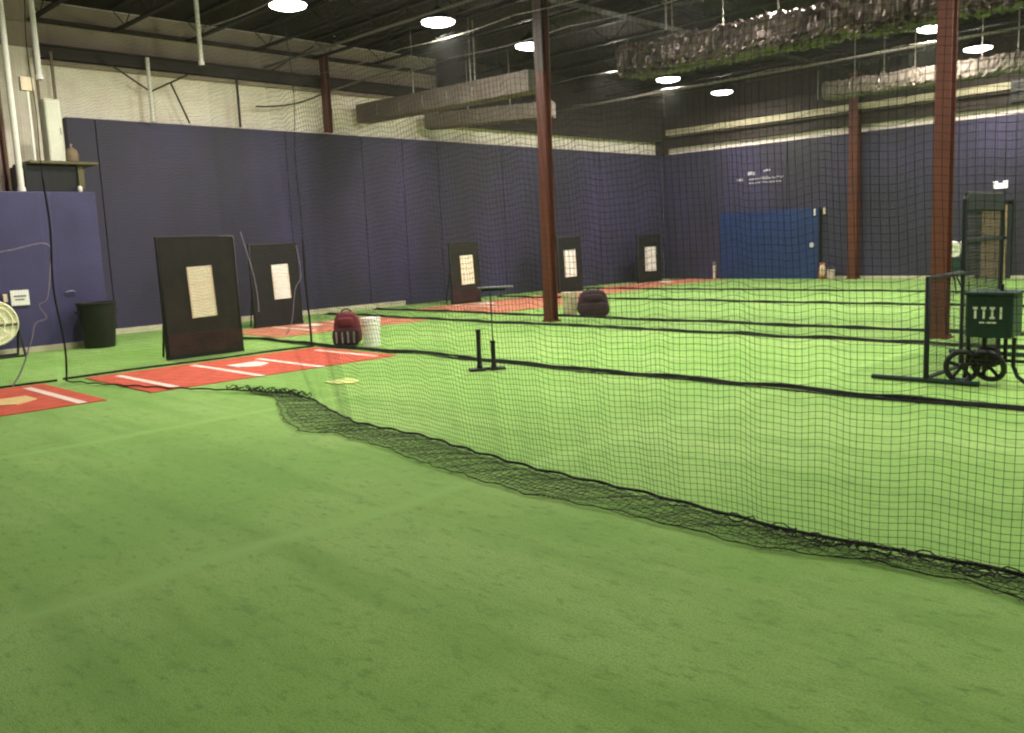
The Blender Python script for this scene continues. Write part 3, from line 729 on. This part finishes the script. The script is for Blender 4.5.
for i, (y0, z0, y1, z1, lab) in enumerate([(8.4, 5.1, 7.4, 5.7, 'thin brown brace slanting across the insulation by the white vertical pipe'), (8.4, 5.05, 9.3, 5.5, 'second thin brown brace fanning out from the white vertical pipe'), (9.25, 4.47, 8.9, 5.3, 'thin brown strut leaning on the insulation beside the thin brown post'), (10.9, 4.95, 12.9, 5.45, 'long drooping brown wire strung toward the short red column'), (11.3, 5.75, 12.6, 6.5, 'dark diagonal brace on the grey band near the short red column')]):
    o = MB().tube([(.12, y0+(y1-y0)*u, z0+(z1-z0)*u-(.12*math.sin(PI*u) if i == 3 else 0)) for u in np.linspace(0, 1, 9)], .02, 5).build('wall_brace', M['girt']); tag(o, lab, 'brace')

# loft on the low wall
t = thing('electrical_cabinet', (1.5, 5.92, 3.378), 'tall white electrical cabinet on the loft above the low wall', 'cabinet')
MB().box((0, 0, .56), (.3, .27, 1.14)).build('body', M['panelw'], t, bevel=.01)
a = MB().box((.155, 0, .56), (.02, .24, 1.06)).build('door', M['panelw'], t, bevel=.005)
MB().box((.17, .09, .56), (.02, .02, .12)).build('latch', M['cable'], a)
t = thing('junction_box', (1.6, 5.54, 4.62), 'small cream junction box beside the white cabinet', 'junction box')
MB().box((0, 0, .12), (.12, .22, .24)).build('body', M['cream'], t, bevel=.01)
MB().cyl((0, 0, -1.25), (0, 0, .0), .028, 8).build('conduit', M['white'], t)
t = thing('loft_duct', (1.4, 5.80, 2.84), 'dark low duct box with an olive top ledge on the low wall', 'duct')
MB().box((0, -.05, .24), (.8, .95, .48)).build('body', M['blacksteel'], t, bevel=.01)
MB().box((.05, .13, .51), (1.0, 1.18, .05)).build('ledge', M['olive'], t, bevel=.008)
MB().box((.43, .42, .27), (.05, .10, .42)).build('side_bracket', M['olive'], t)
t = thing('expansion_tank', (1.55, 6.20, 3.375), 'small brown rounded tank sitting on the olive ledge', 'tank')
MB().lathe([(.06, 0), (.11, .04), (.12, .16), (.09, .25), (.03, .29)], n=18).build('body', M['tank'], t, smooth=True)
MB().cyl((0, 0, .28), (0, 0, .36), .02, 8).build('valve', M['cable'], t)
o = MB().box((0, 0, .55), (.05, .24, 1.0)).build('plywood_panel', M['pink'], loc=(1.2, 4.98, 2.785)); tag(o, 'pinkish upright panel beside the thick white pipe on the loft', 'panel')
o = wide_flange(3.6, .14, .14).build('loft_post', M['brown'], loc=(.8, 5.2, 2.835)); tag(o, 'rust brown steel post above the pinkish panel on the loft', 'post', kind='thing')
for i, (yy, lab) in enumerate([(5.45, 'thin brown stud on the loft beside the thick white pipe'), (6.15, 'thin brown stud just past the white electrical cabinet'), (6.45, 'thin brown stud where the long purple wall begins')]):
    o = MB().box((0, 0, 1.3), (.05, .045, 2.8)).build('wall_stud', M['tank'], loc=(.3, yy, 2.93)); tag(o, lab, 'stud')
o = MB().blob((0, 0, .05), (.08, .08, .12), .8).build('small_lamp', M['white'], loc=(1.95, 6.14, 2.83), smooth=True); tag(o, 'tiny white lamp on the top edge of the low wall', 'lamp')

# fittings on the low wall
t = thing('wall_sign', (2.025, 4.90, .98), 'white rectangular sign on the low purple wall above the drum fan', 'sign')
MB().box((0, 0, 0), (.02, .30, .27)).build('board', M['zone_w'], t, bevel=.006)
MB().box((.012, .0, .03), (.004, .20, .03)).box((.012, -.01, -.03), (.004, .15, .025)).build('faded_print', M['greyt'], t)
o = MB().box((0, 0, 0), (.05, .07, .14)).build('outlet_box', M['cream'], loc=(2.03, 4.66, .99), bevel=.008); tag(o, 'small cream outlet box beside the white sign', 'outlet')
t = thing('drum_fan', (2.45, 4.30, 0), 'cream round drum fan on a black stand by the low wall', 'fan', .0)
T = Matrix.Translation((0, 0, .60)) @ Matrix.Rotation(PI/2, 4, 'Y') @ Matrix.Rotation(.0, 4, 'X')
MB().lathe([(.36, -.15), (.385, -.12), (.385, .12), (.36, .15), (.35, .12), (.35, -.12), (.36, -.15)], n=36, T=T, cap=False).build('drum', M['zone_y'], t, smooth=True)
MB().lathe([(.355, .10), (.355, .115), (.001, .125)], n=36, T=T, cap=False).build('back_plate', M['zone_y'], t)
MB().box((.13, 0, .56), (.03, .70, .035)).build('front_bar', M['olive'], t, bevel=.005)
p = MB()
for r in (.16, .28): p.tube([(r*math.cos(a), r*math.sin(a), .14) for a in np.linspace(0, 2*PI, 30, endpoint=False)], .012, 5, closed=True, T=T)
for k in range(8): q = 2*PI*k/8; p.tube([(0, 0, .14), (.36*math.cos(q), .36*math.sin(q), .14)], .008, 5, T=T)
p.build('guard', M['zone_y'], t)
hub = MB().lathe([(.001, -.02), (.08, -.02), (.08, .1), (.001, .12)], n=16, T=T, cap=False).build('hub', M['zone_w'], t, smooth=True)
for k in range(4):
    q = 2*PI*k/4+.4
    MB().box((.2, 0, 0), (.26, .16, .012), T=T @ Matrix.Rotation(q, 4, 'Z') @ Matrix.Rotation(.45, 4, 'X')).build('blade', M['zone_w'], t)
p = MB()
for s in (-1, 1): p.tube([(-.2, s*.40, .02), (0, s*.40, .6), (.2, s*.40, .02)], .02, 8); p.tube([(0, s*.38, .6), (0, s*.42, .6)], .03, 8)
p.tube([(-.2, -.4, .02), (-.2, .4, .02)], .02, 8); p.tube([(.2, -.4, .02), (.2, .4, .02)], .02, 8)
p.build('stand', M['blacksteel'], t)
for i, (yy, zz, lab) in enumerate([(5.75, 1.02, 'small pale hook on the low purple wall above the trash can')]):
    o = MB().tube([(0, -.08, 0), (.03, -.04, .02), (.03, .04, .02), (0, .08, 0)], .014, 6).build('wall_hook', M['greyrope'], loc=(2.02, yy, zz)); tag(o, lab, 'hook')

# ------------------------------------------------------------------ world and camera
w = bpy.data.worlds.new('world'); bpy.context.scene.world = w; w.use_nodes = True
w.node_tree.nodes['Background'].inputs['Color'].default_value = (.02, .02, .022, 1)
w.node_tree.nodes['Background'].inputs['Strength'].default_value = 1
cam = bpy.data.cameras.new('camera'); co = bpy.data.objects.new('camera', cam); C.objects.link(co)
cam.sensor_width = 36; cam.lens = 882.29*36/1024; cam.clip_start = .05; cam.clip_end = 200
Rv = Vector((0.70872624, 0.70423371, -0.04197611)); Uv = Vector((-0.06951243, 0.12891845, 0.98921588)); Fv = Vector((-0.70205067, 0.69816539, -0.14032089))
mw = Matrix((Rv, Uv, -Fv)).transposed().to_4x4(); mw.translation = (19.153, 0, 1.6)
co.matrix_world = mw
sc = bpy.context.scene; sc.camera = co
sc.view_settings.view_transform = 'Standard'; sc.view_settings.look = 'None'
sc.view_settings.exposure = 0; sc.view_settings.gamma = 1
sc.cycles.max_bounces = 6; sc.cycles.diffuse_bounces = 4; sc.cycles.transparent_max_bounces = 4
sc.cycles.sample_clamp_indirect = 8
sc.cycles.use_denoising = True
sc.cycles.filter_width = 2.2
